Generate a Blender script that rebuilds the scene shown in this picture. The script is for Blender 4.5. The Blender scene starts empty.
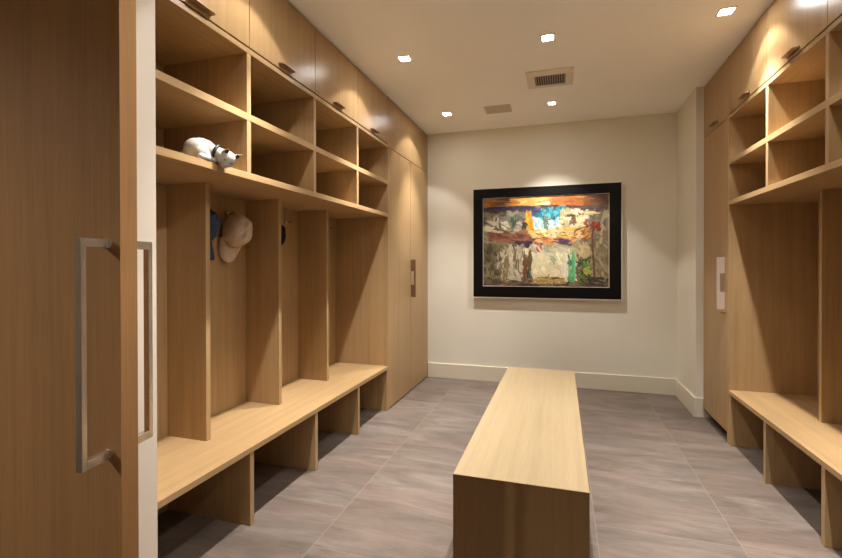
import bpy, bmesh, math, random
import numpy as np
from mathutils import Vector, Matrix
random.seed(7)
sc = bpy.context.scene
C = sc.collection
PI = math.pi

# ------------------------------------------------------------------ materials
def new_mat(name):
    m = bpy.data.materials.new(name); m.use_nodes = True
    nt = m.node_tree
    return m, nt, nt.nodes['Principled BSDF']

def node(nt, typ, **kw):
    n = nt.nodes.new(typ)
    for k, v in kw.items(): setattr(n, k, v)
    return n

def ramp(nt, fac, stops):
    r = node(nt, 'ShaderNodeValToRGB')
    el = r.color_ramp.elements
    while len(el) < len(stops): el.new(0.5)
    for e, (p, c) in zip(el, stops):
        e.position = p; e.color = (*c, 1)
    nt.links.new(fac, r.inputs[0])
    return r.outputs[0]

def coords(nt, scale, rnd=True):
    tc = node(nt, 'ShaderNodeTexCoord')
    v = tc.outputs['Object']
    if rnd:
        oi = node(nt, 'ShaderNodeObjectInfo')
        mul = node(nt, 'ShaderNodeVectorMath', operation='SCALE')
        mul.inputs[0].default_value = (7.3, 11.9, 5.1)
        nt.links.new(oi.outputs['Random'], mul.inputs['Scale'])
        add = node(nt, 'ShaderNodeVectorMath', operation='ADD')
        nt.links.new(v, add.inputs[0]); nt.links.new(mul.outputs[0], add.inputs[1])
        v = add.outputs[0]
    mp = node(nt, 'ShaderNodeMapping'); mp.inputs['Scale'].default_value = scale
    nt.links.new(v, mp.inputs['Vector'])
    return mp.outputs[0]

def wood(name, axis, base, rough=0.36, contrast=.7):
    """straight-grained oak veneer, the grain running along axis"""
    m, nt, b = new_mat(name)
    def sc3(across, along):
        s = [across]*3; s['xyz'.index(axis)] = along
        return tuple(s)
    n1 = node(nt, 'ShaderNodeTexNoise'); n1.inputs['Scale'].default_value = 1.0
    n1.inputs['Detail'].default_value = 5; n1.inputs['Roughness'].default_value = 0.62
    nt.links.new(coords(nt, sc3(38, 0.9)), n1.inputs['Vector'])
    n2 = node(nt, 'ShaderNodeTexNoise'); n2.inputs['Scale'].default_value = 1.0
    n2.inputs['Detail'].default_value = 2
    nt.links.new(coords(nt, sc3(420, 7)), n2.inputs['Vector'])
    n3 = node(nt, 'ShaderNodeTexNoise'); n3.inputs['Scale'].default_value = 1.0
    n3.inputs['Detail'].default_value = 2
    nt.links.new(coords(nt, sc3(6, 0.25)), n3.inputs['Vector'])
    B = Vector(base); k = contrast
    dk = tuple(B*(1-.20*k)); md = tuple(B); lt = tuple(B*(1+.13*k))
    c1 = ramp(nt, n1.outputs['Fac'], [(.30, dk), (.52, md), (.72, lt)])
    c2 = ramp(nt, n2.outputs['Fac'], [(.34, (1-.16*k,)*3), (.55, (1, 1, 1))])
    c3 = ramp(nt, n3.outputs['Fac'], [(.3, (1-.10*k, 1-.12*k, 1-.14*k)), (.7, (1.0, 1.0, 1.0))])
    m1 = node(nt, 'ShaderNodeMix', data_type='RGBA', blend_type='MULTIPLY'); m1.inputs[0].default_value = 1
    nt.links.new(c1, m1.inputs[6]); nt.links.new(c2, m1.inputs[7])
    m2 = node(nt, 'ShaderNodeMix', data_type='RGBA', blend_type='MULTIPLY'); m2.inputs[0].default_value = 1
    nt.links.new(m1.outputs[2], m2.inputs[6]); nt.links.new(c3, m2.inputs[7])
    nt.links.new(m2.outputs[2], b.inputs['Base Color'])
    b.inputs['Roughness'].default_value = rough
    b.inputs['Specular IOR Level'].default_value = 0.28
    bp = node(nt, 'ShaderNodeBump'); bp.inputs['Strength'].default_value = 0.04; bp.inputs['Distance'].default_value = 0.001
    nt.links.new(n2.outputs['Fac'], bp.inputs['Height']); nt.links.new(bp.outputs[0], b.inputs['Normal'])
    return m

def plain(name, col, rough=0.5, metal=0.0, spec=0.5, noise=0.0, nscale=30):
    m, nt, b = new_mat(name)
    b.inputs['Roughness'].default_value = rough; b.inputs['Metallic'].default_value = metal
    b.inputs['Specular IOR Level'].default_value = spec
    if noise:
        n = node(nt, 'ShaderNodeTexNoise'); n.inputs['Scale'].default_value = 1; n.inputs['Detail'].default_value = 4
        nt.links.new(coords(nt, (nscale,)*3), n.inputs['Vector'])
        c = Vector(col)
        nt.links.new(ramp(nt, n.outputs['Fac'], [(.3, tuple(c*(1-noise))), (.7, tuple(c*(1+noise)))]), b.inputs['Base Color'])
    else:
        b.inputs['Base Color'].default_value = (*col, 1)
    return m

OAK = (.47, .305, .148)
M = {}
for ax in 'xyz': M['oak_'+ax] = wood('oak_'+ax, ax, OAK)
M['oak_door'] = wood('oak_door', 'z', (.44, .28, .132), rough=.30, contrast=.6)
M['oak_door'].node_tree.nodes['Principled BSDF'].inputs['Specular IOR Level'].default_value = .2
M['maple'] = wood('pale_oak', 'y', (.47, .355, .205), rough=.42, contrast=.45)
M['maple_shaded_z'] = wood('pale_oak_shaded', 'z', (.28, .165, .068), rough=.42, contrast=.5)  # darker copy of the pale oak, shade on the uprights put into the colour
M['entry'] = wood('entry_door_oak', 'z', (.47, .245, .095), rough=.62, contrast=.6)
M['wall'] = plain('warm_wall_paint', (.80, .755, .635), .75, spec=.25, noise=.015, nscale=3)
M['stub'] = plain('jamb_paint', (.84, .75, .63), .6, spec=.3, noise=.01, nscale=3)
M['ceil'] = plain('ceiling_paint', (.95, .92, .86), .85, spec=.2, noise=.012, nscale=3)
M['trimpaint'] = plain('trim_paint', (.74, .68, .54), .45)
M['white'] = plain('white_enamel', (.72, .64, .53), .45)
M['vent_panel'] = plain('vent_panel_grey', (.62, .54, .44), .5)
M['vent_dark'] = plain('vent_dark', (.05, .035, .028), .7)
M['louver'] = plain('louver', (.38, .30, .25), .5)
M['bronze'] = plain('bronze', (.32, .19, .11), .42, metal=.35)
M['bronze_lit'] = plain('bronze_lit_copy', (.60, .50, .43), .4, metal=.25)  # paler copy of bronze, the lit look put into the colour
M['steel'] = plain('polished_nickel', (.66, .58, .49), .24, metal=.8)
M['brass'] = plain('brass', (.75, .55, .25), .3, metal=1.0)
M['black'] = plain('black_frame', (.003, .0025, .0025), .4, spec=.2)
M['silver'] = plain('silver_edge', (.78, .72, .64), .4, metal=.1)
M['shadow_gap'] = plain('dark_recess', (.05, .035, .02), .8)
M['cat'] = plain('white_fur', (.47, .43, .385), .9, spec=.2, noise=.06, nscale=60)
M['pink'] = plain('pink_skin', (.50, .25, .22), .6)
M['darkear'] = plain('dark_inner_ear', (.07, .035, .03), .8)
M['collar'] = plain('black_collar', (.008, .007, .010), .45)
M['khaki'] = plain('khaki_cotton', (.64, .50, .37), .9, spec=.15, noise=.10, nscale=40)
M['navy'] = plain('navy_cotton', (.045, .052, .085), .9, spec=.15, noise=.2, nscale=40)
M['blackcloth'] = plain('black_cotton', (.012, .011, .012), .9, spec=.15)

def emit(name, col, s):
    m, nt, b = new_mat(name)
    b.inputs['Base Color'].default_value = (.8, .8, .8, 1)
    b.inputs['Emission Color'].default_value = (*col, 1); b.inputs['Emission Strength'].default_value = s
    return m
M['lens'] = emit('lamp_glow', (1, .97, .93), 135)

# floor tiles: 0.617 m porcelain with thin pale joints, streaks running across the room
def floor_mat():
    m, nt, b = new_mat('stone_look_tile')
    tc = node(nt, 'ShaderNodeTexCoord'); P = tc.outputs['Object']
    sep = node(nt, 'ShaderNodeSeparateXYZ'); nt.links.new(P, sep.inputs[0])
    def mth(op, a, bb=None, c=None):
        n = node(nt, 'ShaderNodeMath', operation=op)
        for i, v in enumerate((a, bb, c)):
            if v is None: continue
            if isinstance(v, (int, float)): n.inputs[i].default_value = v
            else: nt.links.new(v, n.inputs[i])
        return n.outputs[0]
    T = .6177
    u = mth('DIVIDE', mth('SUBTRACT', sep.outputs[0], -1.075), T)
    col = mth('FLOOR', u); fu = mth('SUBTRACT', u, col)
    # joints between rows step along from column to column
    off = mth('MULTIPLY', mth('FRACT', mth('MULTIPLY', col, .45)), T)
    v = mth('DIVIDE', mth('SUBTRACT', mth('SUBTRACT', sep.outputs[1], 1.80), off), T)
    row = mth('FLOOR', v); fv = mth('SUBTRACT', v, row)
    def edge(f): return mth('MINIMUM', f, mth('SUBTRACT', 1.0, f))
    e = mth('MINIMUM', edge(fu), edge(fv))
    g = mth('LESS_THAN', e, .0028)
    comb = node(nt, 'ShaderNodeCombineXYZ'); nt.links.new(col, comb.inputs[0]); nt.links.new(row, comb.inputs[1])
    wn = node(nt, 'ShaderNodeTexWhiteNoise'); nt.links.new(comb.outputs[0], wn.inputs['Vector'])
    # per tile shift of the stone pattern
    sh = node(nt, 'ShaderNodeVectorMath', operation='SCALE'); nt.links.new(wn.outputs['Color'], sh.inputs[0]); sh.inputs['Scale'].default_value = 9
    ad = node(nt, 'ShaderNodeVectorMath', operation='ADD'); nt.links.new(P, ad.inputs[0]); nt.links.new(sh.outputs[0], ad.inputs[1])
    def noise(scale, rot, det, dist=0.0, rough=.55):
        mp = node(nt, 'ShaderNodeMapping'); mp.inputs['Scale'].default_value = scale; mp.inputs['Rotation'].default_value = (0, 0, rot)
        nt.links.new(ad.outputs[0], mp.inputs[0])
        n = node(nt, 'ShaderNodeTexNoise'); n.inputs['Scale'].default_value = 1; n.inputs['Detail'].default_value = det
        n.inputs['Distortion'].default_value = dist; n.inputs['Roughness'].default_value = rough
        nt.links.new(mp.outputs[0], n.inputs['Vector']); return n.outputs['Fac']
    na = noise((1.7, 5.5, 1), .16, 6, 1.1)
    nb = noise((5, 34, 1), .16, 8, 1.2, .72)
    nc = noise((1.1, 2.4, 1), 0, 3)
    ca = ramp(nt, na, [(.28, (.118, .092, .074)), (.5, (.172, .136, .112)), (.72, (.232, .186, .154))])
    cb = ramp(nt, nb, [(.30, (.76, .74, .73)), (.5, (.98, .97, .97)), (.70, (1.16, 1.16, 1.16))])
    cc = ramp(nt, nc, [(.38, (.965, 1.0, 1.01)), (.62, (1.03, .975, .96))])
    m1 = node(nt, 'ShaderNodeMix', data_type='RGBA', blend_type='MULTIPLY'); m1.inputs[0].default_value = 1
    nt.links.new(ca, m1.inputs[6]); nt.links.new(cb, m1.inputs[7])
    m2 = node(nt, 'ShaderNodeMix', data_type='RGBA', blend_type='MULTIPLY'); m2.inputs[0].default_value = 1
    nt.links.new(m1.outputs[2], m2.inputs[6]); nt.links.new(cc, m2.inputs[7])
    tv = mth('MULTIPLY_ADD', wn.outputs['Value'], .16, .92)
    m3 = node(nt, 'ShaderNodeVectorMath', operation='SCALE'); nt.links.new(m2.outputs[2], m3.inputs[0]); nt.links.new(tv, m3.inputs['Scale'])
    m4 = node(nt, 'ShaderNodeMix', data_type='RGBA'); nt.links.new(g, m4.inputs[0]); nt.links.new(m3.outputs[0], m4.inputs[6])
    m4.inputs[7].default_value = (.235, .195, .162, 1)
    nt.links.new(m4.outputs[2], b.inputs['Base Color'])
    nt.links.new(mth('MULTIPLY_ADD', nb, .18, .36), b.inputs['Roughness'])
    b.inputs['Specular IOR Level'].default_value = .4
    bp = node(nt, 'ShaderNodeBump'); bp.inputs['Strength'].default_value = .12; bp.inputs['Distance'].default_value = .002
    nt.links.new(mth('SUBTRACT', nb, g), bp.inputs['Height']); nt.links.new(bp.outputs[0], b.inputs['Normal'])
    return m
M['floor'] = floor_mat()

# ------------------------------------------------------------------ building helpers
ORG = {}
def finish(o, parent, origin):
    """place o with its origin at world point origin, under parent"""
    C.objects.link(o)
    ORG[o.name] = Vector(origin)
    if parent is not None:
        o.parent = parent
        o.location = Vector(origin) - ORG[parent.name]
    else:
        o.location = origin
    return o

def tag(o, label=None, cat=None, group=None, kind=None):
    if label: o['label'] = label
    if cat: o['category'] = cat
    if group: o['group'] = group
    if kind: o['kind'] = kind
    return o

def thing(name, origin, label, cat, group=None):
    o = bpy.data.objects.new(name, None); o.empty_display_size = .05
    finish(o, None, origin)
    return tag(o, label, cat, group)

def bm_box(bm, b, bev=.0012):
    x0, x1, y0, y1, z0, z1 = b
    vs = [bm.verts.new((x, y, z)) for x in (x0, x1) for y in (y0, y1) for z in (z0, z1)]
    F = [(0, 1, 3, 2), (4, 6, 7, 5), (0, 4, 5, 1), (2, 3, 7, 6), (0, 2, 6, 4), (1, 5, 7, 3)]
    fs = [bm.faces.new([vs[i] for i in f]) for f in F]
    bmesh.ops.recalc_face_normals(bm, faces=fs)
    if bev:
        es = list({e for f in fs for e in f.edges})
        bmesh.ops.bevel(bm, geom=es, offset=bev, segments=1, affect='EDGES', profile=.5)

def from_bm(name, bm, mat, parent=None, origin=None, smooth=False):
    """bm is in world coordinates"""
    if origin is None:
        xs = [v.co for v in bm.verts]
        lo = Vector((min(c.x for c in xs), min(c.y for c in xs), min(c.z for c in xs)))
        hi = Vector((max(c.x for c in xs), max(c.y for c in xs), max(c.z for c in xs)))
        origin = Vector(((lo.x+hi.x)/2, (lo.y+hi.y)/2, lo.z))
    origin = Vector(origin)
    bmesh.ops.translate(bm, verts=bm.verts, vec=-origin)
    me = bpy.data.meshes.new(name); bm.to_mesh(me); bm.free()
    if smooth:
        for p in me.polygons: p.use_smooth = True
    mats = mat if isinstance(mat, (list, tuple)) else [mat]
    for mm in mats: me.materials.append(mm)
    o = bpy.data.objects.new(name, me)
    return finish(o, parent, origin)

def box(name, parent, mat, *bs, bev=.0012):
    bm = bmesh.new()
    for b in bs: bm_box(bm, b, bev)
    return from_bm(name, bm, mat, parent)

def struct(name, mat, *bs):
    return tag(box(name, None, mat, *bs, bev=0), kind='structure')

def bm_tube(bm, pts, r, seg=10):
    """round bar along a polyline"""
    pts = [Vector(p) for p in pts]; rings = []
    for i, p in enumerate(pts):
        d = (pts[min(i+1, len(pts)-1)] - pts[max(i-1, 0)]).normalized()
        a = d.cross(Vector((0, 0, 1)))
        if a.length < .1: a = d.cross(Vector((1, 0, 0)))
        a.normalize(); c = d.cross(a)
        rr = r[i] if isinstance(r, (list, tuple)) else r
        rings.append([bm.verts.new(p + a*math.cos(2*PI*k/seg)*rr + c*math.sin(2*PI*k/seg)*rr) for k in range(seg)])
    for A, B in zip(rings, rings[1:]):
        for k in range(seg): bm.faces.new((A[k], A[(k+1) % seg], B[(k+1) % seg], B[k]))
    bm.faces.new(rings[0][::-1]); bm.faces.new(rings[-1])
    bmesh.ops.recalc_face_normals(bm, faces=bm.faces)

# ------------------------------------------------------------------ measured layout (metres)
XL, XR = -1.441, 1.128          # front planes of the two locker banks
XLB, XRB = -1.952, 1.639        # their back panels
XLD, XRD = -1.703, 1.390        # front edges of the locker dividers
ZB, ZBU = .3855, .3570          # bench board top / underside
ZS, ZSU = 1.719, 1.687          # lower cubby shelf
ZM, ZMU = 2.004, 1.970          # middle cubby shelf
ZT, ZTU = 2.319, 2.294          # cubby top panel
ZC = 2.738                      # ceiling
YB = 4.908                      # back wall
Y = [1.241, 1.850, 2.462, 3.074, 3.683]
RY = [1.845, 2.450, 3.064, 3.677]
XW = 1.072; YW = 4.262          # boxed-out wall on the right

# ------------------------------------------------------------------ room shell
struct('floor', M['floor'], (-2.6, 2.6, -1.8, 5.05, -.06, 0))
ORGF = bpy.data.objects['floor']
# keep the floor texture in room coordinates
for v in ORGF.data.vertices: v.co = v.co + ORGF.location
ORGF.location = (0, 0, 0)
struct('ceiling', M['ceil'], (-2.6, 2.6, -1.8, 5.05, ZC, ZC+.08))
struct('wall_back', M['wall'], (-2.1, 1.8, YB, YB+.12, 0, ZC))
struct('wall_left', M['wall'], (-2.1, -1.977, 1.236, YB, 0, ZC))
struct('wall_right', M['wall'], (1.664, 1.8, 1.236, YW, 0, ZC))
struct('wall_corner', M['wall'], (XW, 1.8, YW, YB, 0, ZC))
struct('wall_front_left', M['stub'], (-2.52, -1.354, 1.10, 1.236, 0, ZC))
struct('wall_front_right', M['wall'], (1.16, 2.42, 1.10, 1.236, 0, ZC), (XR, 1.664, 1.236, RY[0]-.018, 0, ZC))
struct('wall_hall_left', M['wall'], (-2.6, -2.52, -1.7, 1.236, 0, ZC))
struct('wall_hall_right', M['wall'], (2.42, 2.5, -1.7, 1.236, 0, ZC))
struct('wall_hall_rear', M['wall'], (-2.52, 2.42, -1.8, -1.7, 0, ZC))
BH = .163
def baseboard(name, *bs):
    bm = bmesh.new()
    for b in bs: bm_box(bm, b, .003)
    return tag(from_bm(name, bm, M['trimpaint']), kind='structure')
baseboard('baseboard_back', (XL+.004, XW, YB-.016, YB, 0, BH))
baseboard('baseboard_right', (XW-.016, XW, YW-.012, YB-.016, 0, BH), (XW, XR-.006, YW-.012, YW, 0, BH))

# ------------------------------------------------------------------ upper cabinets with tab pulls
def tab_pull(door, yc, z, x, s, w=.128, dep=.032):
    """horizontal bent bronze tab with rounded outer corners; s = +1 faces +X"""
    bm = bmesh.new(); r = .016; t = .004
    prof = [(0, -w/2), (dep-r, -w/2)]
    for k in range(1, 7):
        a = -PI/2 + k*PI/12; prof.append((dep-r+math.cos(a)*r, -w/2+r+math.sin(a)*r))
    for k in range(0, 7):
        a = k*PI/12; prof.append((dep-r+math.cos(a)*r, w/2-r+math.sin(a)*r))
    prof.append((0, w/2))
    lo = [bm.verts.new((x+s*a, yc+b, z)) for a, b in prof]
    hi = [bm.verts.new((x+s*a, yc+b, z+t)) for a, b in prof]
    n = len(lo)
    bm.faces.new(lo); bm.faces.new(hi[::-1])
    for i in range(n): bm.faces.new((lo[i], lo[(i+1) % n], hi[(i+1) % n], hi[i]))
    bm_box(bm, (min(x, x+s*.003), max(x, x+s*.003), yc-w/2+.004, yc+w/2-.004, z-.004, z+.012), 0)
    bmesh.ops.recalc_face_normals(bm, faces=bm.faces)
    return tag(from_bm('tab_pull', bm, M['bronze'], door), 'bronze tab pull')

def upper_cabinet(y0, y1, xf, xb, label, group, z0=ZT+.001, pull=True, parent=None):
    s = 1 if xf > xb else -1
    t = parent or thing('upper_cabinet', (xf-s*.25, (y0+y1)/2, z0), label, 'cabinet', group)
    def bx(a, b): return (min(a, b), max(a, b))
    box('cabinet_body', t, M['oak_z'], (*bx(xf-s*.022, xb), y0+.001, y1-.001, z0, ZC-.001))
    d = box('door', t, M['oak_door'], (*bx(xf, xf-s*.02), y0+.0018, y1-.0018, z0+.007, ZC-.009))
    if pull: tab_pull(d, (y0+y1)/2-(.012 if s > 0 else 0), z0+.026, xf, s)
    return t

ULAB = ['golden oak upper cabinet nearest the entry door, above the cubby holding the white cat',
        'golden oak upper cabinet second from the entry door, over the left cubbies',
        'golden oak upper cabinet third from the entry door, over the left cubbies',
        'golden oak upper cabinet beside the tall cabinet, last over the left cubbies']
for i in range(4):
    upper_cabinet(Y[i], Y[i+1], XL, XLB-.02, ULAB[i], 'upper cabinets over the left cubbies')
RLAB = ['golden oak upper cabinet cut off by the right edge of the view',
        'golden oak upper cabinet in the middle over the right cubbies, under a bright lamp glare',
        'golden oak upper cabinet beside the tall cabinet, over the right cubbies']
for i in range(3):
    upper_cabinet(RY[i], RY[i+1], XR, XRB+.02, RLAB[i], 'upper cabinets over the right cubbies')

# ------------------------------------------------------------------ cubby shelves
def cubbies(s, ys, label, ends=(True, False)):
    xf, xb = (XL, XLB) if s > 0 else (XR, XRB)
    def bx(a, b): return (min(a, b), max(a, b))
    y0, y1 = ys[0]+.001, ys[-1]-.001
    t = thing('cubby_shelf', ((xf+xb)/2, (y0+y1)/2, ZSU), label, 'shelf')
    e = .0
    box('bottom_shelf', t, M['oak_y'], (*bx(xf, xb), y0, y1, ZSU, ZS))
    box('middle_shelf', t, M['oak_y'], (*bx(xf, xb), y0, y1, ZMU, ZM))
    box('top_panel', t, M['oak_y'], (*bx(xf, xb), y0, y1, ZTU, ZT))
    box('back_panel', t, M['oak_z'], (*bx(xb, xb-s*.019), y0, y1, ZSU, ZT))
    h = .0145
    cs = [(y0, y0+.03)] + [(y-.005-h, y-.005+h) if s > 0 else (y+.003-h, y+.003+h) for y in ys[1:-1]]
    for a, b in cs:
        for za, zb in ((ZS, ZMU), (ZM, ZTU)):
            box('divider', t, M['oak_z'], (*bx(xf-s*.001, xb), a, b, za, zb))
    return t
cubbies(1, Y, 'golden oak open cubby shelf in two rows along the left wall')
cubbies(-1, RY, 'golden oak open cubby shelf in two rows along the right wall')

# ------------------------------------------------------------------ locker bays
def lockers(s, ys, label):
    xf, xb, xd = (XL, XLB, XLD) if s > 0 else (XR, XRB, XRD)
    def bx(a, b): return (min(a, b), max(a, b))
    y0, y1 = ys[0]+.001, ys[-1]-.001
    t = thing('locker_bays', ((xd+xb)/2, (y0+y1)/2, ZB), label, 'locker')
    box('back_panel', t, M['oak_z'], (*bx(xb, xb-s*.019), y0, y1, ZB, ZSU))
    h = .015
    box('divider', t, M['oak_z'], (*bx(xd, xb), y0, y0+.03, ZB, ZSU))
    for y in ys[1:-1]:
        yy = y + (.010 if s > 0 else .017)
        box('divider', t, M['oak_z'], (*bx(xd, xb), yy-h, yy+h, ZB, ZSU))
    return t
lockers(1, Y, 'golden oak open coat bays with dividers along the left wall')
lockers(-1, RY, 'golden oak open coat bays with dividers along the right wall')

# ------------------------------------------------------------------ locker benches
def bench(s, ys, label):
    xf, xb = (XL, XLB) if s > 0 else (XR, XRB)
    def bx(a, b): return (min(a, b), max(a, b))
    y0, y1 = ys[0]+.001, ys[-1]-.001
    t = thing('locker_bench', ((xf+xb)/2, (y0+y1)/2, 0), label, 'bench')
    box('seat_board', t, M['oak_y'], (*bx(xf, xb-s*.019), y0, y1, ZBU, ZB))
    h = .015
    cs = [y0+h]
    for y in ys[1:-1]: cs.append(y + (.012 if s > 0 else .032))
    cs.append(y1-h)
    for y in cs:
        box('support_panel', t, M['oak_z'], (*bx(xf-s*.004, xb), y-h, y+h, 0, ZBU))
    box('back_panel', t, M['oak_y'], (*bx(xb, xb-s*.019), y0, y1, 0, ZBU))
    return t
bench(1, Y, 'long golden oak wall bench under the left coat bays')
bench(-1, RY, 'long golden oak wall bench under the right coat bays')

# ------------------------------------------------------------------ tall cabinets
def u_pull(door, x, y, s, mat, label):
    """tall pull: two deep blocks joined at the outer end by a slim grip"""
    bm = bmesh.new()
    def bx(a, b): return (min(a, b), max(a, b))
    z0, za, zb, z1 = .945, 1.068, 1.205, 1.322
    bm_box(bm, (*bx(x, x+s*.048), y-.008, y+.008, z0, za), .001)
    bm_box(bm, (*bx(x, x+s*.048), y-.008, y+.008, zb, z1), .001)
    bm_box(bm, (*bx(x+s*.030, x+s*.048), y-.008, y+.008, za-.001, zb+.001), 0)
    return tag(from_bm('pull_handle', bm, mat, door), label)

t = thing('tall_cabinet', (-1.7, (Y[4]+YB)/2, 0), 'tall golden oak cabinet with two doors in the far left corner', 'cabinet')
box('cabinet_body', t, M['oak_z'], (XLB-.02, XL-.024, Y[4]+.03, YB-.001, 0, ZC-.001))
box('side_panel', t, M['oak_z'], (XLB-.02, XL, Y[4], Y[4]+.026, 0, ZC-.001))
ym = 4.300; ZD = 2.303
d1 = box('door', t, M['oak_door'], (XL-.02, XL, Y[4]+.028, ym-.0035, .012, ZD-.003))
d2 = box('door', t, M['oak_door'], (XL-.02, XL, ym+.0035, YB-.004, .012, ZD-.003))
box('flap_door', t, M['oak_door'], (XL-.02, XL, Y[4]+.028, YB-.004, ZD+.003, ZC-.006))
u_pull(d2, XL, ym+.018, 1, M['bronze'], 'dark bronze pull handle')
for d, yy in ((d1, ym-.035), (d2, ym+.035)):
    bm = bmesh.new()
    bm_tube(bm, [(XL-.001, yy, ZD-.025), (XL+.004, yy, ZD-.025)], .009, 12)
    from_bm('bumper_stud', bm, M['bronze'], d)

t = thing('tall_cabinet', (1.4, (RY[3]+YW)/2, 0), 'tall narrow golden oak cabinet beside the boxed-out wall on the right', 'cabinet')
box('cabinet_body', t, M['oak_z'], (XR+.024, XRB+.02, RY[3]+.03, YW-.001, .078, ZC-.001))
box('side_panel', t, M['oak_z'], (XR, XRB+.02, RY[3], RY[3]+.026, 0, ZC-.001))
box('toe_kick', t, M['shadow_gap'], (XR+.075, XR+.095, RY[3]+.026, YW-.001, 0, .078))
d = box('door', t, M['oak_door'], (XR, XR+.02, RY[3]+.028, YW-.003, .078, ZD+.004))
u_pull(d, XR, RY[3]+.085, -1, M['bronze_lit'], 'bronze pull handle coloured pale as if lit')
bm = bmesh.new()
bm_tube(bm, [(XR+.001, RY[3]+.075, .925), (XR-.006, RY[3]+.075, .925)], .011, 12)
k = from_bm('lock', bm, M['brass'], d); tag(k, 'small brass lock')
bm = bmesh.new(); bm_box(bm, (XR-.030, XR-.005, RY[3]+.0735, RY[3]+.0765, .917, .933), .001)
from_bm('key', bm, M['brass'], k)
d = box('flap_door', t, M['oak_door'], (XR, XR+.02, RY[3]+.028, YW-.003, ZD+.010, ZC-.009))
tab_pull(d, (RY[3]+YW)/2, ZD+.040, XR, -1)

# ------------------------------------------------------------------ island bench (mitred veneer box)
bx0, bx1, by0, by1, bz = -.4185, .102, 1.783, 3.775, .424
t = thing('island_bench', ((bx0+bx1)/2, (by0+by1)/2, 0), 'pale wooden box bench standing free in the middle of the floor', 'bench')
def hexa(name, mat, lo, hi, parent):
    bm = bmesh.new()
    A = [bm.verts.new(p) for p in lo]; B = [bm.verts.new(p) for p in hi]
    bm.faces.new(A); bm.faces.new(B[::-1])
    for i in range(4): bm.faces.new((A[i], A[(i+1) % 4], B[(i+1) % 4], B[i]))
    bmesh.ops.recalc_face_normals(bm, faces=bm.faces)
    bmesh.ops.bevel(bm, geom=list(bm.edges), offset=.0006, segments=1, affect='EDGES')
    return from_bm(name, bm, mat, parent)
w = .03
out = [(bx0, by0), (bx1, by0), (bx1, by1), (bx0, by1)]
inn = [(bx0+w, by0+w), (bx1-w, by0+w), (bx1-w, by1-w), (bx0+w, by1-w)]
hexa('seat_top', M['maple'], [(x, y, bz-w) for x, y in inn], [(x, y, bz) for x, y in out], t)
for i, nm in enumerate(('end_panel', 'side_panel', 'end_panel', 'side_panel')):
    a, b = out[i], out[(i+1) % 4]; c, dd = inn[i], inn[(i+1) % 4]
    hexa(nm, M['maple_shaded_z'], [(*a, .0), (*b, .0), (*b, bz-.0004), (*a, bz-.0004)],
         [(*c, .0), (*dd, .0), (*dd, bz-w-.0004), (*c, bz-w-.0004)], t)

# ------------------------------------------------------------------ entry door with back-to-back pulls
door = struct('door_1', M['entry'], (-1.862, -.942, .766, .816, .006, 2.45))
def bar_pull(y_face, s):
    bm = bmesh.new(); x = -.972; hw = .0075
    yo = y_face + s*.078
    def by(a, b): return (min(a, b), max(a, b))
    z0, z1 = .840, 1.332
    bm_box(bm, (x-hw, x+hw, *by(yo, yo-s*.014), z0, z1), .001)
    for z in (z0, z1-.02):
        bm_box(bm, (x-hw, x+hw, *by(y_face, yo-s*.0135), z, z+.02), .001)
    o = from_bm('door_handle', bm, M['steel'], door)
    for z in (z0+.01, z1-.01):
        bm = bmesh.new(); bm_tube(bm, [(x, y_face-s*.0005, z), (x, y_face+s*.005, z)], .0115, 16)
        from_bm('rosette', bm, M['steel'], o)
    return tag(o, 'long polished metal bar handle')
bar_pull(.766, -1); bar_pull(.816, 1)
# the leaf stands slightly ajar, swung about its free lower corner as seen
piv = Vector((-.942, .766, 0)); RZ = Matrix.Rotation(math.radians(9.5), 3, 'Z')
door.location = piv + RZ @ (door.location - piv); door.rotation_euler = (0, 0, math.radians(9.5))

# ------------------------------------------------------------------ painting
PX0, PX1, PZ0, PZ1 = -.910, .572, .920, 2.083
CX0, CX1, CZ0, CZ1 = -.803, .458, 1.040, 1.980
FY = 4.863
t = thing('framed_painting', ((PX0+PX1)/2, YB, PZ0), 'abstract townscape painting in a wide black frame on the back wall', 'painting')
def ring(bm, X0, X1, Z0, Z1, x0, x1, z0, z1, ya, yb):
    for b in ((X0, X1, ya, yb, Z0, z0), (X0, X1, ya, yb, z1, Z1), (X0, x0, ya, yb, z0, z1), (x1, X1, ya, yb, z0, z1)):
        bm_box(bm, b, .0008)
bm = bmesh.new(); ring(bm, PX0, PX1, PZ0, PZ1, CX0-.0045, CX1+.0045, CZ0-.0045, CZ1+.0045, FY, YB-.004)
from_bm('frame', bm, M['black'], t)
bm = bmesh.new(); e = .009; ring(bm, PX0-e, PX1+e, PZ0-e, PZ1+e, PX0, PX1, PZ0, PZ1, FY+.001, YB-.002)
tag(from_bm('outer_edge', bm, M['silver'], t), 'thin silver outer edge')
bm = bmesh.new(); ring(bm, CX0-.004, CX1+.004, CZ0-.004, CZ1+.004, CX0, CX1, CZ0, CZ1, FY+.004, FY+.03)
tag(from_bm('slip', bm, M['silver'], t), 'thin silver inner slip')

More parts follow.
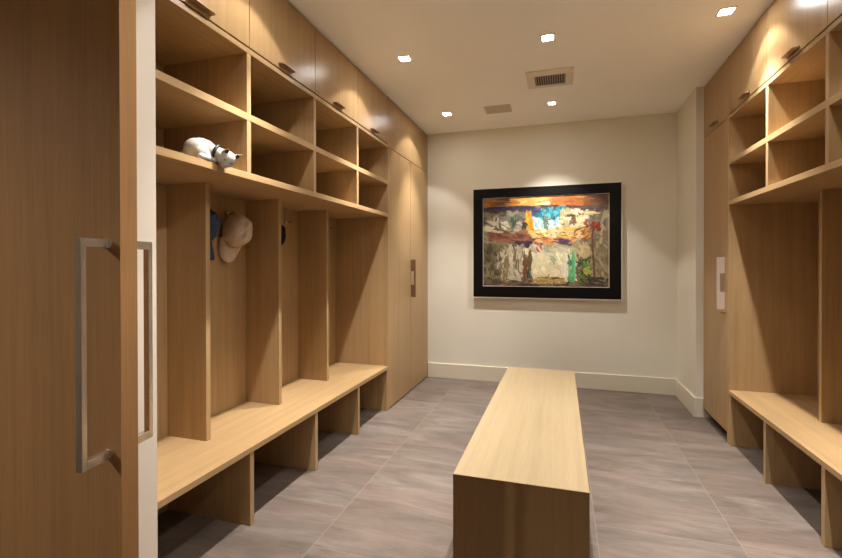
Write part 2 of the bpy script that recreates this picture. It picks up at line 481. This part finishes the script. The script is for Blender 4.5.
# the brushwork: strokes laid on a fine grid, each with its own pigment and relief
NX, NZ = 252, 188
S, T_ = np.meshgrid((np.arange(NX)+.5)/NX, (np.arange(NZ)+.5)/NZ)
img = np.zeros((NZ, NX, 3)); hgt = np.zeros((NZ, NX))
rng = np.random.RandomState(11)
def lin(c):
    c = np.array(c, float)/255
    return np.where(c <= .04045, c/12.92, ((c+.055)/1.055)**2.4)
def stroke(cx, cy, L, W, ang, col, jit=.10):
    col = np.clip(lin(col)*(1+rng.uniform(-jit, jit)) * (1+rng.uniform(-.035, .035, 3)), 0, 1)
    a = math.radians(ang); asp = NX/NZ
    dx = (S-cx)*asp; dy = T_-cy
    u = dx*math.cos(a)+dy*math.sin(a); v = -dx*math.sin(a)+dy*math.cos(a)
    v = v + .25*W*np.sin(u/L*3+rng.uniform(0, 6))
    inside = (np.abs(u) < L/2*(1+.25*np.sin(v/W*9+rng.uniform(0, 6)))) & (np.abs(v) < W/2)
    br = .86+.28*rng.rand(64)[((v/W+.5)*40).astype(int) % 64]
    for k in range(3): img[..., k] = np.where(inside, img[..., k]*.12 + .88*col[k]*br, img[..., k])
    hgt[:] = np.where(inside, .5+.5*br*rng.uniform(.6, 1.2), hgt)
def fill(x0, x1, y0, y1, cols, n, L, W, ang, da=18, jit=.14):
    for _ in range(n):
        stroke(rng.uniform(x0, x1), rng.uniform(y0, y1), L*rng.uniform(.5, 1.3), W*rng.uniform(.6, 1.4),
               ang+rng.uniform(-da, da), cols[rng.randint(len(cols))], jit)
img[:] = lin((120, 105, 80))
fill(0, 1, 0, 1, [(130, 115, 90), (150, 138, 110), (105, 95, 75)], 260, .12, .05, 0, 60)
# sky bands
fill(0, .3, 0, .10, [(135, 90, 45), (160, 105, 50), (110, 75, 45)], 40, .16, .03, 2, 6)
fill(.25, .7, .0, .10, [(205, 140, 50), (225, 165, 80), (190, 115, 40), (235, 190, 110)], 55, .15, .028, 0, 8)
fill(.55, .85, .02, .12, [(185, 108, 45), (165, 90, 42), (205, 145, 75)], 45, .13, .026, -4, 10)
fill(.85, 1, 0, .12, [(130, 85, 55), (105, 75, 58)], 22, .12, .03, 0, 8)
fill(.45, .55, .065, .085, [(245, 225, 185)], 6, .06, .012, 0, 6)
fill(.02, .62, .11, .165, [(52, 36, 62), (70, 48, 70), (40, 34, 60)], 60, .15, .026, 3, 7)
fill(.5, .85, .12, .16, [(95, 60, 60), (60, 42, 48), (110, 70, 50)], 26, .12, .018, 4, 6)
fill(.78, 1, .13, .22, [(105, 85, 75), (85, 70, 62), (130, 110, 90)], 36, .1, .03, 0, 12)
# left houses
fill(0, .38, .17, .36, [(100, 98, 85), (128, 122, 105), (80, 76, 68), (150, 142, 120)], 90, .09, .035, 10, 35)
fill(.05, .2, .27, .40, [(200, 190, 165), (180, 172, 145), (215, 205, 180)], 26, .10, .026, 35, 15)
fill(0, .1, .33, .38, [(215, 205, 165)], 8, .1, .022, 8, 8)
fill(.22, .29, .22, .34, [(72, 92, 72), (60, 75, 62), (105, 130, 105)], 16, .07, .02, 90, 12)
fill(.10, .14, .23, .33, [(58, 50, 45), (195, 185, 160)], 10, .07, .018, 85, 10)
fill(.28, .36, .28, .38, [(190, 182, 158), (160, 150, 130)], 14, .06, .025, 20, 30)
# blue sky and white tower
fill(.41, .66, .14, .26, [(40, 130, 145), (60, 160, 170), (30, 105, 130), (95, 185, 190)], 60, .06, .035, 80, 40)
fill(.39, .64, .25, .38, [(215, 228, 225), (190, 215, 220), (235, 238, 228), (160, 205, 210)], 60, .06, .035, 70, 40)
fill(.38, .46, .13, .20, [(95, 85, 120), (60, 52, 90)], 12, .08, .02, 10, 15)
fill(.50, .535, .23, .37, [(95, 135, 110), (150, 165, 140), (75, 105, 90)], 12, .06, .02, 90, 8)
fill(.36, .41, .20, .40, [(225, 170, 45), (240, 195, 75), (205, 145, 40)], 22, .09, .022, 90, 8)
fill(.365, .405, .17, .22, [(200, 130, 45)], 6, .04, .02, 0, 30)
fill(.33, .36, .29, .36, [(50, 38, 40)], 8, .05, .02, 60, 20)
# cream houses right of centre
fill(.64, .84, .17, .40, [(232, 216, 165), (215, 198, 150), (242, 230, 190), (195, 175, 125)], 80, .07, .035, 20, 60)
fill(.70, .75, .22, .31, [(110, 80, 50), (130, 95, 60)], 10, .05, .018, 85, 12)
fill(.68, .76, .215, .235, [(85, 60, 45)], 5, .07, .012, 0, 5)
fill(.83, 1, .21, .42, [(140, 125, 100), (165, 152, 122), (110, 98, 78)], 50, .09, .03, 75, 35)
fill(.83, .93, .19, .22, [(225, 205, 150)], 7, .09, .014, 8, 6)
fill(.82, .93, .27, .40, [(130, 40, 25), (150, 50, 30), (105, 30, 22)], 24, .06, .022, 110, 30)
# roofs
fill(0, .12, .38, .5, [(120, 108, 85), (150, 135, 105)], 24, .08, .03, 20, 20)
fill(.06, .44, .39, .50, [(112, 62, 44), (128, 76, 54), (98, 52, 40), (150, 98, 74)], 80, .10, .028, 12, 10)
fill(.04, .24, .35, .40, [(205, 190, 155), (95, 70, 50)], 16, .12, .014, 18, 8)
fill(.40, .80, .37, .46, [(238, 210, 140), (230, 190, 100), (245, 228, 180), (215, 165, 70)], 80, .09, .026, 5, 18)
fill(.44, .76, .40, .44, [(110, 65, 40)], 22, .025, .010, 35, 40)
fill(.46, .74, .465, .51, [(195, 115, 60), (210, 140, 75), (170, 90, 52), (230, 185, 125)], 46, .09, .020, 6, 10)
fill(.76, .86, .36, .48, [(205, 135, 50), (225, 190, 130), (130, 75, 40)], 22, .08, .02, -35, 15)
fill(.27, .40, .50, .56, [(55, 38, 68), (80, 52, 72), (45, 32, 55)], 24, .07, .024, 10, 12)
fill(.46, .60, .51, .55, [(215, 120, 45), (230, 150, 80)], 16, .06, .02, 5, 8)
fill(.58, .68, .48, .52, [(98, 72, 112), (75, 52, 90)], 14, .07, .018, 0, 8)
fill(.66, .77, .525, .55, [(62, 45, 55), (85, 62, 60)], 12, .06, .014, 4, 8)
# plaster walls
fill(.12, .36, .57, .95, [(205, 195, 168), (188, 178, 150), (165, 152, 122), (218, 208, 184)], 150, .075, .034, 80, 35)
fill(.0, .15, .53, .95, [(78, 68, 46), (60, 52, 36), (98, 88, 62), (128, 114, 84)], 110, .07, .03, 75, 35)
fill(.17, .21, .70, .96, [(128, 112, 70), (145, 128, 86)], 12, .14, .022, 88, 6)
fill(.26, .30, .58, .78, [(120, 106, 80)], 9, .13, .016, 92, 6)
fill(.36, .74, .60, .93, [(236, 224, 184), (242, 232, 198), (222, 210, 170), (230, 212, 160)], 190, .08, .05, 65, 60)
fill(.40, .70, .54, .62, [(188, 180, 150), (172, 170, 140), (205, 196, 165)], 36, .08, .024, 25, 30)
fill(.335, .40, .62, .96, [(92, 72, 52), (75, 60, 46), (108, 84, 62)], 36, .13, .022, 90, 6)
fill(.335, .36, .70, .92, [(135, 72, 42)], 8, .08, .012, 90, 5)
fill(.37, .40, .84, .98, [(95, 135, 110), (55, 70, 55)], 8, .06, .016, 90, 10)
fill(.42, .49, .47, .60, [(190, 120, 90), (150, 60, 50), (225, 205, 175)], 16, .05, .018, 50, 30)
fill(.56, .60, .62, .72, [(150, 165, 130), (190, 195, 160)], 8, .07, .016, 55, 20)
fill(.72, .86, .54, .74, [(205, 185, 140), (190, 168, 122), (165, 148, 110)], 40, .09, .03, 70, 30)
fill(.64, .69, .66, .86, [(240, 234, 212), (228, 222, 200)], 14, .10, .022, 75, 10)
fill(.695, .745, .67, .96, [(105, 185, 125), (80, 160, 105), (130, 200, 145)], 26, .12, .020, 90, 6)
fill(.69, .72, .66, .76, [(30, 130, 90), (20, 100, 75)], 8, .06, .014, 90, 10)
fill(.77, .87, .68, .96, [(38, 52, 34), (55, 78, 40), (100, 135, 50), (28, 36, 30)], 46, .05, .024, 60, 60)
fill(.82, .87, .76, .86, [(165, 165, 50), (185, 175, 65), (110, 150, 50)], 12, .05, .02, 40, 50)
fill(.88, 1, .5, .93, [(150, 132, 98), (128, 112, 84), (172, 155, 118), (110, 96, 70)], 90, .07, .03, 75, 40)
for y in np.linspace(.36, .97, 12): stroke(.885+.008*math.sin(y*9), y, .10, .016, 92, (92, 58, 34))
# foreground
fill(0, 1, .955, 1, [(70, 50, 48), (95, 72, 55), (52, 40, 42), (130, 110, 85)], 70, .11, .018, 0, 8)
fill(.42, .64, .90, .96, [(150, 112, 48), (105, 78, 42), (190, 160, 85)], 30, .12, .014, -4, 8)
fill(.0, .3, .93, .98, [(110, 88, 50), (78, 62, 58)], 22, .10, .014, 6, 10)
fill(.85, 1, .90, .98, [(60, 58, 45), (45, 46, 40)], 20, .07, .018, 0, 20)
hgt = hgt + .15*rng.rand(NZ, NX)
bm = bmesh.new()
cl = bm.loops.layers.float_color.new('pigment')
cw, ch = CX1-CX0, CZ1-CZ0
grid = [[bm.verts.new((CX0+cw*i/NX, FY+.016-.0028*hgt[min(j, NZ-1), min(i, NX-1)], CZ1-ch*j/NZ)) for i in range(NX+1)] for j in range(NZ+1)]
for j in range(NZ):
    for i in range(NX):
        f = bm.faces.new((grid[j][i], grid[j+1][i], grid[j+1][i+1], grid[j][i+1])); f.smooth = True
        for l in f.loops: l[cl] = (*img[j, i], 1)
bm_box(bm, (CX0, CX1, FY+.018, YB-.003, CZ0, CZ1), 0)
for f in bm.faces:
    if len(f.verts) == 4 and f.calc_area() > .001:
        for l in f.loops: l[cl] = (.5, .45, .35, 1)
mp_, nt, b = new_mat('oil_paint')
at_ = node(nt, 'ShaderNodeVertexColor'); at_.layer_name = 'pigment'
nt.links.new(at_.outputs[0], b.inputs['Base Color']); b.inputs['Roughness'].default_value = .5
from_bm('canvas', bm, mp_, t)

# ------------------------------------------------------------------ ceiling vents
t = thing('air_vent', (-.08, 3.70, ZC), 'white framed air vent with dark louvres in the middle of the ceiling', 'vent')
bm = bmesh.new(); ring(bm, 0, 0, 0, 0, 0, 0, 0, 0, 0, 0) if 0 else None
gx0, gx1, gy0, gy1 = -.197, .034, 3.628, 3.822
fx0, fx1, fy0, fy1 = -.258, .092, 3.535, 3.868
for b in ((fx0, fx1, fy0, gy0, ZC-.008, ZC), (fx0, fx1, gy1, fy1, ZC-.008, ZC), (fx0, gx0, gy0, gy1, ZC-.008, ZC), (gx1, fx1, gy0, gy1, ZC-.008, ZC)):
    bm_box(bm, b, .001)
from_bm('vent_frame', bm, M['white'], t)
box('vent_backing', t, M['vent_dark'], (gx0, gx1, gy0, gy1, ZC-.002, ZC), bev=0)
for i in range(13):
    x = gx0 + (i+.5)*(gx1-gx0)/13
    bm = bmesh.new(); bm_box(bm, (x-.0035, x+.0035, gy0, gy1, ZC-.0085, ZC-.002), 0)
    from_bm('louvre', bm, M['louver'], t)
t = thing('return_vent', (-.567, 4.295, ZC), 'plain grey rectangular vent panel in the ceiling near the back wall', 'vent')
px0, px1, py0, py1 = -.690, -.444, 4.188, 4.400
box('vent_panel', t, M['vent_panel'], (px0, px1, py0, py1, ZC-.004, ZC))
for i in range(9):
    y = py0+.018+i*.022
    box('slat', t, M['vent_panel'], (px0+.012, px1-.012, y-.007, y+.007, ZC-.007, ZC-.003), bev=0)

# ------------------------------------------------------------------ recessed square downlights
WARM = (1.0, .97, .93)
def downlight(x, y, label, core, field, tilt=(0, 0), size=94, core_size=66, group='recessed ceiling downlights', w=.034, radius=.02, core_tilt=None):
    """a square trim, its glowing lens, and the lamp's beam: a soft bright core inside a wider cut-off field"""
    t = thing('recessed_downlight', (x, y, ZC), label, 'ceiling light', group)
    bm = bmesh.new(); o = w+.010
    for b in ((x-o, x+o, y-o, y-w, ZC-.004, ZC), (x-o, x+o, y+w, y+o, ZC-.004, ZC), (x-o, x-w, y-w, y+w, ZC-.004, ZC), (x+w, x+o, y-w, y+w, ZC-.004, ZC)):
        bm_box(bm, b, .0006)
    from_bm('trim_ring', bm, M['white'], t)
    box('lens', t, M['lens'], (x-w, x+w, y-w, y+w, ZC-.0025, ZC), bev=0)
    for e, sz, bl, tl in ((core, core_size, 1.0, core_tilt or tilt), (field, size, .22, tilt)):
        if not e: continue
        ld = bpy.data.lights.new('downlight_beam', 'SPOT'); ld.energy = e; ld.color = WARM
        ld.spot_size = math.radians(sz); ld.spot_blend = bl; ld.shadow_soft_size = radius
        lo = bpy.data.objects.new('downlight_beam', ld); C.objects.link(lo)
        lo.parent = t; lo.location = (0, 0, -.03)
        d = Vector((math.tan(math.radians(tl[0])), math.tan(math.radians(tl[1])), -1))
        lo.rotation_euler = d.to_track_quat('-Z', 'Y').to_euler()
    return t
EC, EF, MC, MF = 230, 15, 126, 27
SL, SR = dict(tilt=(-20, 0), core_tilt=(-6, 0)), dict(tilt=(16, 0), core_tilt=(6, 0))
downlight(-1.062, 3.040, 'lit square downlight in the ceiling beside the left upper cabinets', EC, EF, **SL)
downlight(-.082, 3.035, 'lit square downlight in the middle of the ceiling, nearest over the island bench', MC, MF)
downlight(.915, 3.030, 'lit square downlight in the ceiling beside the right upper cabinets', EC, EF*.8, **SR)
downlight(-1.060, 4.283, 'lit square downlight in the ceiling by the tall corner cabinet', EC*.7, EF, **SL)
downlight(-.080, 4.280, 'small lit downlight in the ceiling between the vents and the painting', MC*.62, MF*1.3, tilt=(0, 4), core_tilt=(0, 20), core_size=68, size=84, w=.027)
downlight(-1.062, 1.800, 'lit square downlight above the near end of the left wall bench', EC, EF, **SL)
downlight(-.082, 1.800, 'lit square downlight above the near end of the island bench', MC, MF)
downlight(.915, 1.790, 'lit square downlight above the near end of the right wall bench', EC, EF*.8, **SR)
downlight(-2.32, -1.15, 'lit square downlight in the hall in front of the entry door', 115, 0, core_tilt=(21, 36), core_size=62, w=.02)
downlight(.90, 1.0, 'added unseen downlight in the hall brightening the wall end beside the entry door', 88, 0, core_tilt=(-59.5, 6.4), core_size=46, w=.02)  # added lamp, there only to brighten the wall end
downlight(.6, -.9, 'lit square downlight in the hall behind the viewer', 30, 8, w=.02)

# ------------------------------------------------------------------ coat hooks
def coat_hook(y, label, x=XLB, z=1.586):
    t = thing('coat_hook', (x, y, z), label, 'hook', 'coat hooks in the left coat bays')
    bm = bmesh.new(); bm_tube(bm, [(x, y, z), (x+.006, y, z)], .018, 16)
    from_bm('base_plate', bm, M['bronze'], t)
    bm = bmesh.new(); bmesh.ops.create_uvsphere(bm, u_segments=16, v_segments=10, radius=.011, matrix=Matrix.Translation((x+.012, y, z)))
    tag(from_bm('knob', bm, M['silver'], t, smooth=True), 'round knob coloured bright as the hook highlight')  # pale colour stands in for the highlight on the hook base
    bm = bmesh.new()
    bm_tube(bm, [(x+.005, y, z), (x+.03, y, z-.002), (x+.048, y, z+.002), (x+.056, y, z+.010)], [.006, .006, .006, .008], 10)
    from_bm('peg', bm, M['bronze'], t, smooth=True)
    return t
coat_hook(2.285, 'metal coat hook holding the khaki cap')
coat_hook(2.900, 'metal coat hook right of the black cap, with nothing hanging on it')
coat_hook(3.520, 'metal coat hook in the coat bay beside the tall cabinet')
coat_hook(2.045, 'metal coat hook holding the navy cap beside the first divider')
coat_hook(2.655, 'metal coat hook holding the black cap beside the second divider')

# ------------------------------------------------------------------ baseball caps
def cap(y, z, mat, label, name='baseball_cap', yaw=0, roll=0, tip=0, squash=1.0, xo=.040):
    """worn pose: opening in xy, crown up +z, peak forward +y; hung with the crown out and the peak down"""
    org = Vector((XLB+xo, y, z))
    t = thing(name, org, label, 'cap', 'caps hanging in the left coat bays')
    R = Matrix(((0, 0, 1), (-1, 0, 0), (0, -1, 0)))        # local x->-Y, y->-Z, z->+X
    R = Matrix.Rotation(yaw, 3, 'Z') @ Matrix.Rotation(roll, 3, 'X') @ Matrix.Rotation(-tip, 3, 'Y') @ R
    t.rotation_euler = R.to_euler()
    def put(o):
        o.parent = t; C.objects.link(o); return o
    def mk(nm, bm, mm, sub=1, thick=0):
        bmesh.ops.recalc_face_normals(bm, faces=bm.faces)
        me = bpy.data.meshes.new(nm); bm.to_mesh(me); bm.free(); me.materials.append(mm)
        for p in me.polygons: p.use_smooth = True
        o = bpy.data.objects.new(nm, me); put(o)
        if thick:
            q = o.modifiers.new('thick', 'SOLIDIFY'); q.thickness = thick; q.offset = -1
        if sub:
            q = o.modifiers.new('sub', 'SUBSURF'); q.levels = q.render_levels = sub
        return o
    rx, ry, hz = .082, .104, .128*squash
    bm = bmesh.new(); nu, nv = 48, 12; rows = []
    rr = random.Random(y)
    ph = [rr.uniform(0, 6) for _ in range(4)]
    for j in range(nv):
        e = (j/(nv-1))*.985*PI/2
        row = []
        for i in range(nu):
            a = 2*PI*i/nu
            c = math.cos(e)**.72; s_ = math.sin(e)**.92
            seam = 1-.022*max(0, 1-abs(((a/(PI/3)) % 1)-.0)*14) - .022*max(0, 1-abs(1-((a/(PI/3)) % 1))*14)
            w_ = 1+.040*math.sin(3*a+ph[0]+3*e)*s_+.032*math.sin(5*a+ph[1]-4*e)*s_
            back = 1-.16*max(0, -math.sin(a))*s_
            row.append(bm.verts.new((rx*c*math.cos(a)*seam*w_, ry*c*math.sin(a)*seam*w_*back, hz*s_*w_ + .0)))
        rows.append(row)
    for A, B in zip(rows, rows[1:]):
        for i in range(nu):
            k = (i+1) % nu
            # the open arch above the strap at the back
            am = 2*PI*(i+.5)/nu
            if abs(am-1.5*PI) < .36 and rows.index(A) < 3: continue
            bm.faces.new((A[i], A[k], B[k], B[i]))
    bm.faces.new(rows[-1])
    mk('crown', bm, mat, 1, .002)
    bm = bmesh.new(); nu, nv = 22, 8; rows = []
    for j in range(nv):
        v = j/(nv-1); row = []
        for i in range(nu+1):
            u = -1+2*i/nu; a = PI/2 - u*1.02
            r0x, r0y = rx*math.cos(a), ry*math.sin(a)
            reach = .094*math.sqrt(max(0, 1-abs(u)**2.6))
            x = r0x*(1+.10*v*(1-abs(u))) ; yy = r0y + reach*v
            row.append(bm.verts.new((x, yy, .004-.034*(abs(x)/.08)**2*v - .012*v - .01*v*v)))
        rows.append(row)
    for A, B in zip(rows, rows[1:]):
        for i in range(nu): bm.faces.new((A[i], A[i+1], B[i+1], B[i]))
    bmesh.ops.remove_doubles(bm, verts=bm.verts, dist=.0004)
    mk('peak', bm, mat, 1, .003)
    bm = bmesh.new()
    bmesh.ops.create_uvsphere(bm, u_segments=14, v_segments=8, radius=.009, matrix=Matrix.Translation((0, 0, hz-.001)) @ Matrix.Diagonal((1, 1, .55, 1)))
    mk('button', bm, mat, 0)
    bm = bmesh.new(); rows = []
    for i in range(11):
        a = 1.5*PI-.42+.84*i/10
        rows.append([bm.verts.new((rx*math.cos(a)*1.004, ry*math.sin(a)*1.004, q)) for q in (.0, .018)])
    for A, B in zip(rows, rows[1:]): bm.faces.new((A[0], B[0], B[1], A[1]))
    mk('strap', bm, mat, 0, .002)
    return t
cap(2.272, 1.480, M['khaki'], 'khaki baseball cap hanging peak down on a hook in the second left bay', yaw=-.42, roll=-.22, xo=.076)
cap(1.972, 1.478, M['navy'], 'navy baseball cap half hidden behind a divider, left of the khaki cap', yaw=.10, roll=.12, tip=.5, xo=.075)
cap(2.632, 1.478, M['blackcloth'], 'black cap mostly hidden behind the divider right of the khaki cap', yaw=.0, squash=.95, xo=.046)

# ------------------------------------------------------------------ white cat lying on the lower cubby shelf
CO = Vector((XL+.006, 1.598, ZS))
cat = thing('cat', CO, 'small white cat with a black collar, its head hanging over the cubby shelf', 'cat')
def ell(bm, c, r, rot=None):
    mtx = Matrix.Translation(c) @ (rot.to_4x4() if rot else Matrix.Identity(4)) @ Matrix.Diagonal((*r, 1))
    bmesh.ops.create_uvsphere(bm, u_segments=20, v_segments=12, radius=1, matrix=mtx)
def limb(bm, pts, rs, n=6):
    for (a, ra), (b, rb) in zip(list(zip(pts, rs)), list(zip(pts, rs))[1:]):
        a, b = Vector(a), Vector(b)
        for k in range(n+1):
            q = k/n; r = ra+(rb-ra)*q
            ell(bm, a.lerp(b, q), (r, r, r))
yaw, hc = .3006, None
camR = Vector((math.cos(yaw), math.sin(yaw), 0)); camF = Vector((-math.sin(yaw), math.cos(yaw), 0))
H = Vector((.029, .049, .021))                    # head centre
Fh = Vector((.62, -.50, -.62)).normalized()       # where the face points
Uh = (camR*.50 + Vector((0, 0, 1))*.86); Uh = (Uh - Fh*Uh.dot(Fh)).normalized()
Rh = Uh.cross(Fh).normalized()                    # towards image right
bm = bmesh.new()
ell(bm, (-.068, -.026, .050), (.052, .046, .050))
ell(bm, (-.060, -.006, .060), (.046, .042, .046))
ell(bm, (-.048, .008, .059), (.042, .036, .042))
ell(bm, (-.036, .014, .050), (.036, .034, .036))
ell(bm, (-.030, -.030, .032), (.025, .034, .032))            # thigh
limb(bm, [(-.018, -.052, .013), (-.010, -.018, .011)], [.013, .011])   # hind foot
limb(bm, [(-.024, .012, .036), (-.014, -.004, .014), (-.010, .020, .011)], [.018, .013, .011])  # near foreleg
limb(bm, [(-.060, .040, .036), (-.044, .066, .013), (-.016, .068, .010)], [.018, .013, .010])   # far foreleg
limb(bm, [(-.034, .018, .054), (.006, .042, .036)], [.033, .030])      # neck
limb(bm, [(-.105, -.05, .03), (-.120, -.01, .014), (-.115, .05, .012)], [.016, .013, .010])     # tail
ell(bm, H, (.039, .039, .037))
ell(bm, H + Rh*.018 + Fh*.010 - Uh*.008, (.019, .019, .018)); ell(bm, H - Rh*.018 + Fh*.010 - Uh*.008, (.019, .019, .018))
ell(bm, H + Fh*.026 - Uh*.020, (.019, .017, .015))           # muzzle
ell(bm, H + Fh*.016 - Uh*.028, (.015, .015, .012))           # chin
for sgn in (-1, 1):
    base = H + Uh*.024 + Rh*sgn*.021 + Fh*.004; tip = H + Uh*(.050 if sgn < 0 else .056) + Rh*sgn*(.026 if sgn < 0 else .040) + Fh*(.016 if sgn < 0 else .006)
    for k in range(9):
        q = k/8; ww = .0165*(1-q)+.0028*q
        rot = Matrix((Rh, Fh, Uh)).transposed()
        ell(bm, base.lerp(tip, q), (ww, .0055*(1-q)+.003*q, ww*.8), rot)
for v in bm.verts: v.co.z = v.co.z
me = bpy.data.meshes.new('body'); bm.to_mesh(me); bm.free()
me.materials.append(M['cat'])
body = bpy.data.objects.new('body', me); finish(body, cat, CO)
q = body.modifiers.new('merge', 'REMESH'); q.mode = 'VOXEL'; q.voxel_size = .0028; q.use_smooth_shade = True
q = body.modifiers.new('soft', 'SMOOTH'); q.factor = .5; q.iterations = 7
def catpart(nm, bm, mat, label):
    for f in bm.faces: f.smooth = True
    me = bpy.data.meshes.new(nm); bm.to_mesh(me); bm.free(); me.materials.append(mat)
    o = bpy.data.objects.new(nm, me); finish(o, cat, CO); return tag(o, label)
# collar
cd = (Vector((.006, .042, .036)) - Vector((-.034, .018, .054))).normalized()
a1 = cd.cross(Vector((0, 0, 1))).normalized(); a2 = cd.cross(a1)
bm = bmesh.new(); cc = Vector((-.0125, .0315, .0445)); rings = []
for i in range(36):
    a = 2*PI*i/36; d = a1*math.cos(a)+a2*math.sin(a)
    rings.append([bm.verts.new(cc + d*(.0372+p) + cd*w_) for p, w_ in ((-.004, -.007), (.0022, -.006), (.0022, .006), (-.004, .007))])
for i in range(36):
    A, B = rings[i], rings[(i+1) % 36]
    for k in range(3): bm.faces.new((A[k], A[k+1], B[k+1], B[k]))
    bm.faces.new((A[3], A[0], B[0], B[3]))
bmesh.ops.recalc_face_normals(bm, faces=bm.faces)
catpart('collar', bm, M['collar'], 'black collar')
rot = Matrix((Rh, Fh, Uh)).transposed()
for sgn in (-1, 1):
    bm = bmesh.new(); ell(bm, H + Uh*.036 + Rh*sgn*(.0235 if sgn < 0 else .0285) + Fh*(.0145 if sgn < 0 else .0085), (.008, .0025, .011), rot)
    catpart('inner_ear', bm, M['darkear'], 'dark inner ear')
    bm = bmesh.new(); ell(bm, H + Rh*sgn*.0145 + Fh*.0325 + Uh*.004, (.0062, .0035, .0030), rot)
    catpart('eye', bm, M['darkear'], 'half closed dark eye')
bm = bmesh.new(); ell(bm, H + Fh*.0440 - Uh*.0145, (.0055, .0032, .0036), rot)
catpart('nose', bm, M['pink'], 'pink nose')
bm = bmesh.new()
bm_tube(bm, [H + Fh*.0385 - Uh*.026 + Rh*x + Uh*(.25*abs(x)) for x in (-.009, -.004, 0, .004, .009)], .0011, 6)
catpart('mouth', bm, M['pink'], 'thin dark mouth line')

# ------------------------------------------------------------------ world, camera, view
w = bpy.data.worlds.new('room_world'); sc.world = w; w.use_nodes = True
w.node_tree.nodes['Background'].inputs[0].default_value = (.9, .75, .6, 1)
w.node_tree.nodes['Background'].inputs[1].default_value = .02
cd_ = bpy.data.cameras.new('camera'); cam = bpy.data.objects.new('camera', cd_); C.objects.link(cam)
cd_.sensor_width = 36; cd_.sensor_fit = 'HORIZONTAL'
fpx = 451.4; cd_.lens = fpx*36/842; cd_.clip_start = .02
cd_.shift_y = (266.5-279)/842      # principal row 266.5 of 558
cd_.shift_y = -(279-266.5)/842
cam.location = (0, 0, 1.275)
cam.rotation_mode = 'XYZ'
cam.rotation_euler = (PI/2-.0052, .0016, .3006)
sc.camera = cam
sc.view_settings.view_transform = 'Standard'; sc.view_settings.look = 'None'
sc.view_settings.gamma = 1; sc.view_settings.use_curve_mapping = False
sc.view_settings.exposure = 0.20
sc.cycles.max_bounces = 12; sc.cycles.diffuse_bounces = 4; sc.cycles.glossy_bounces = 4
sc.cycles.use_denoising = True
sc.cycles.sample_clamp_indirect = 6
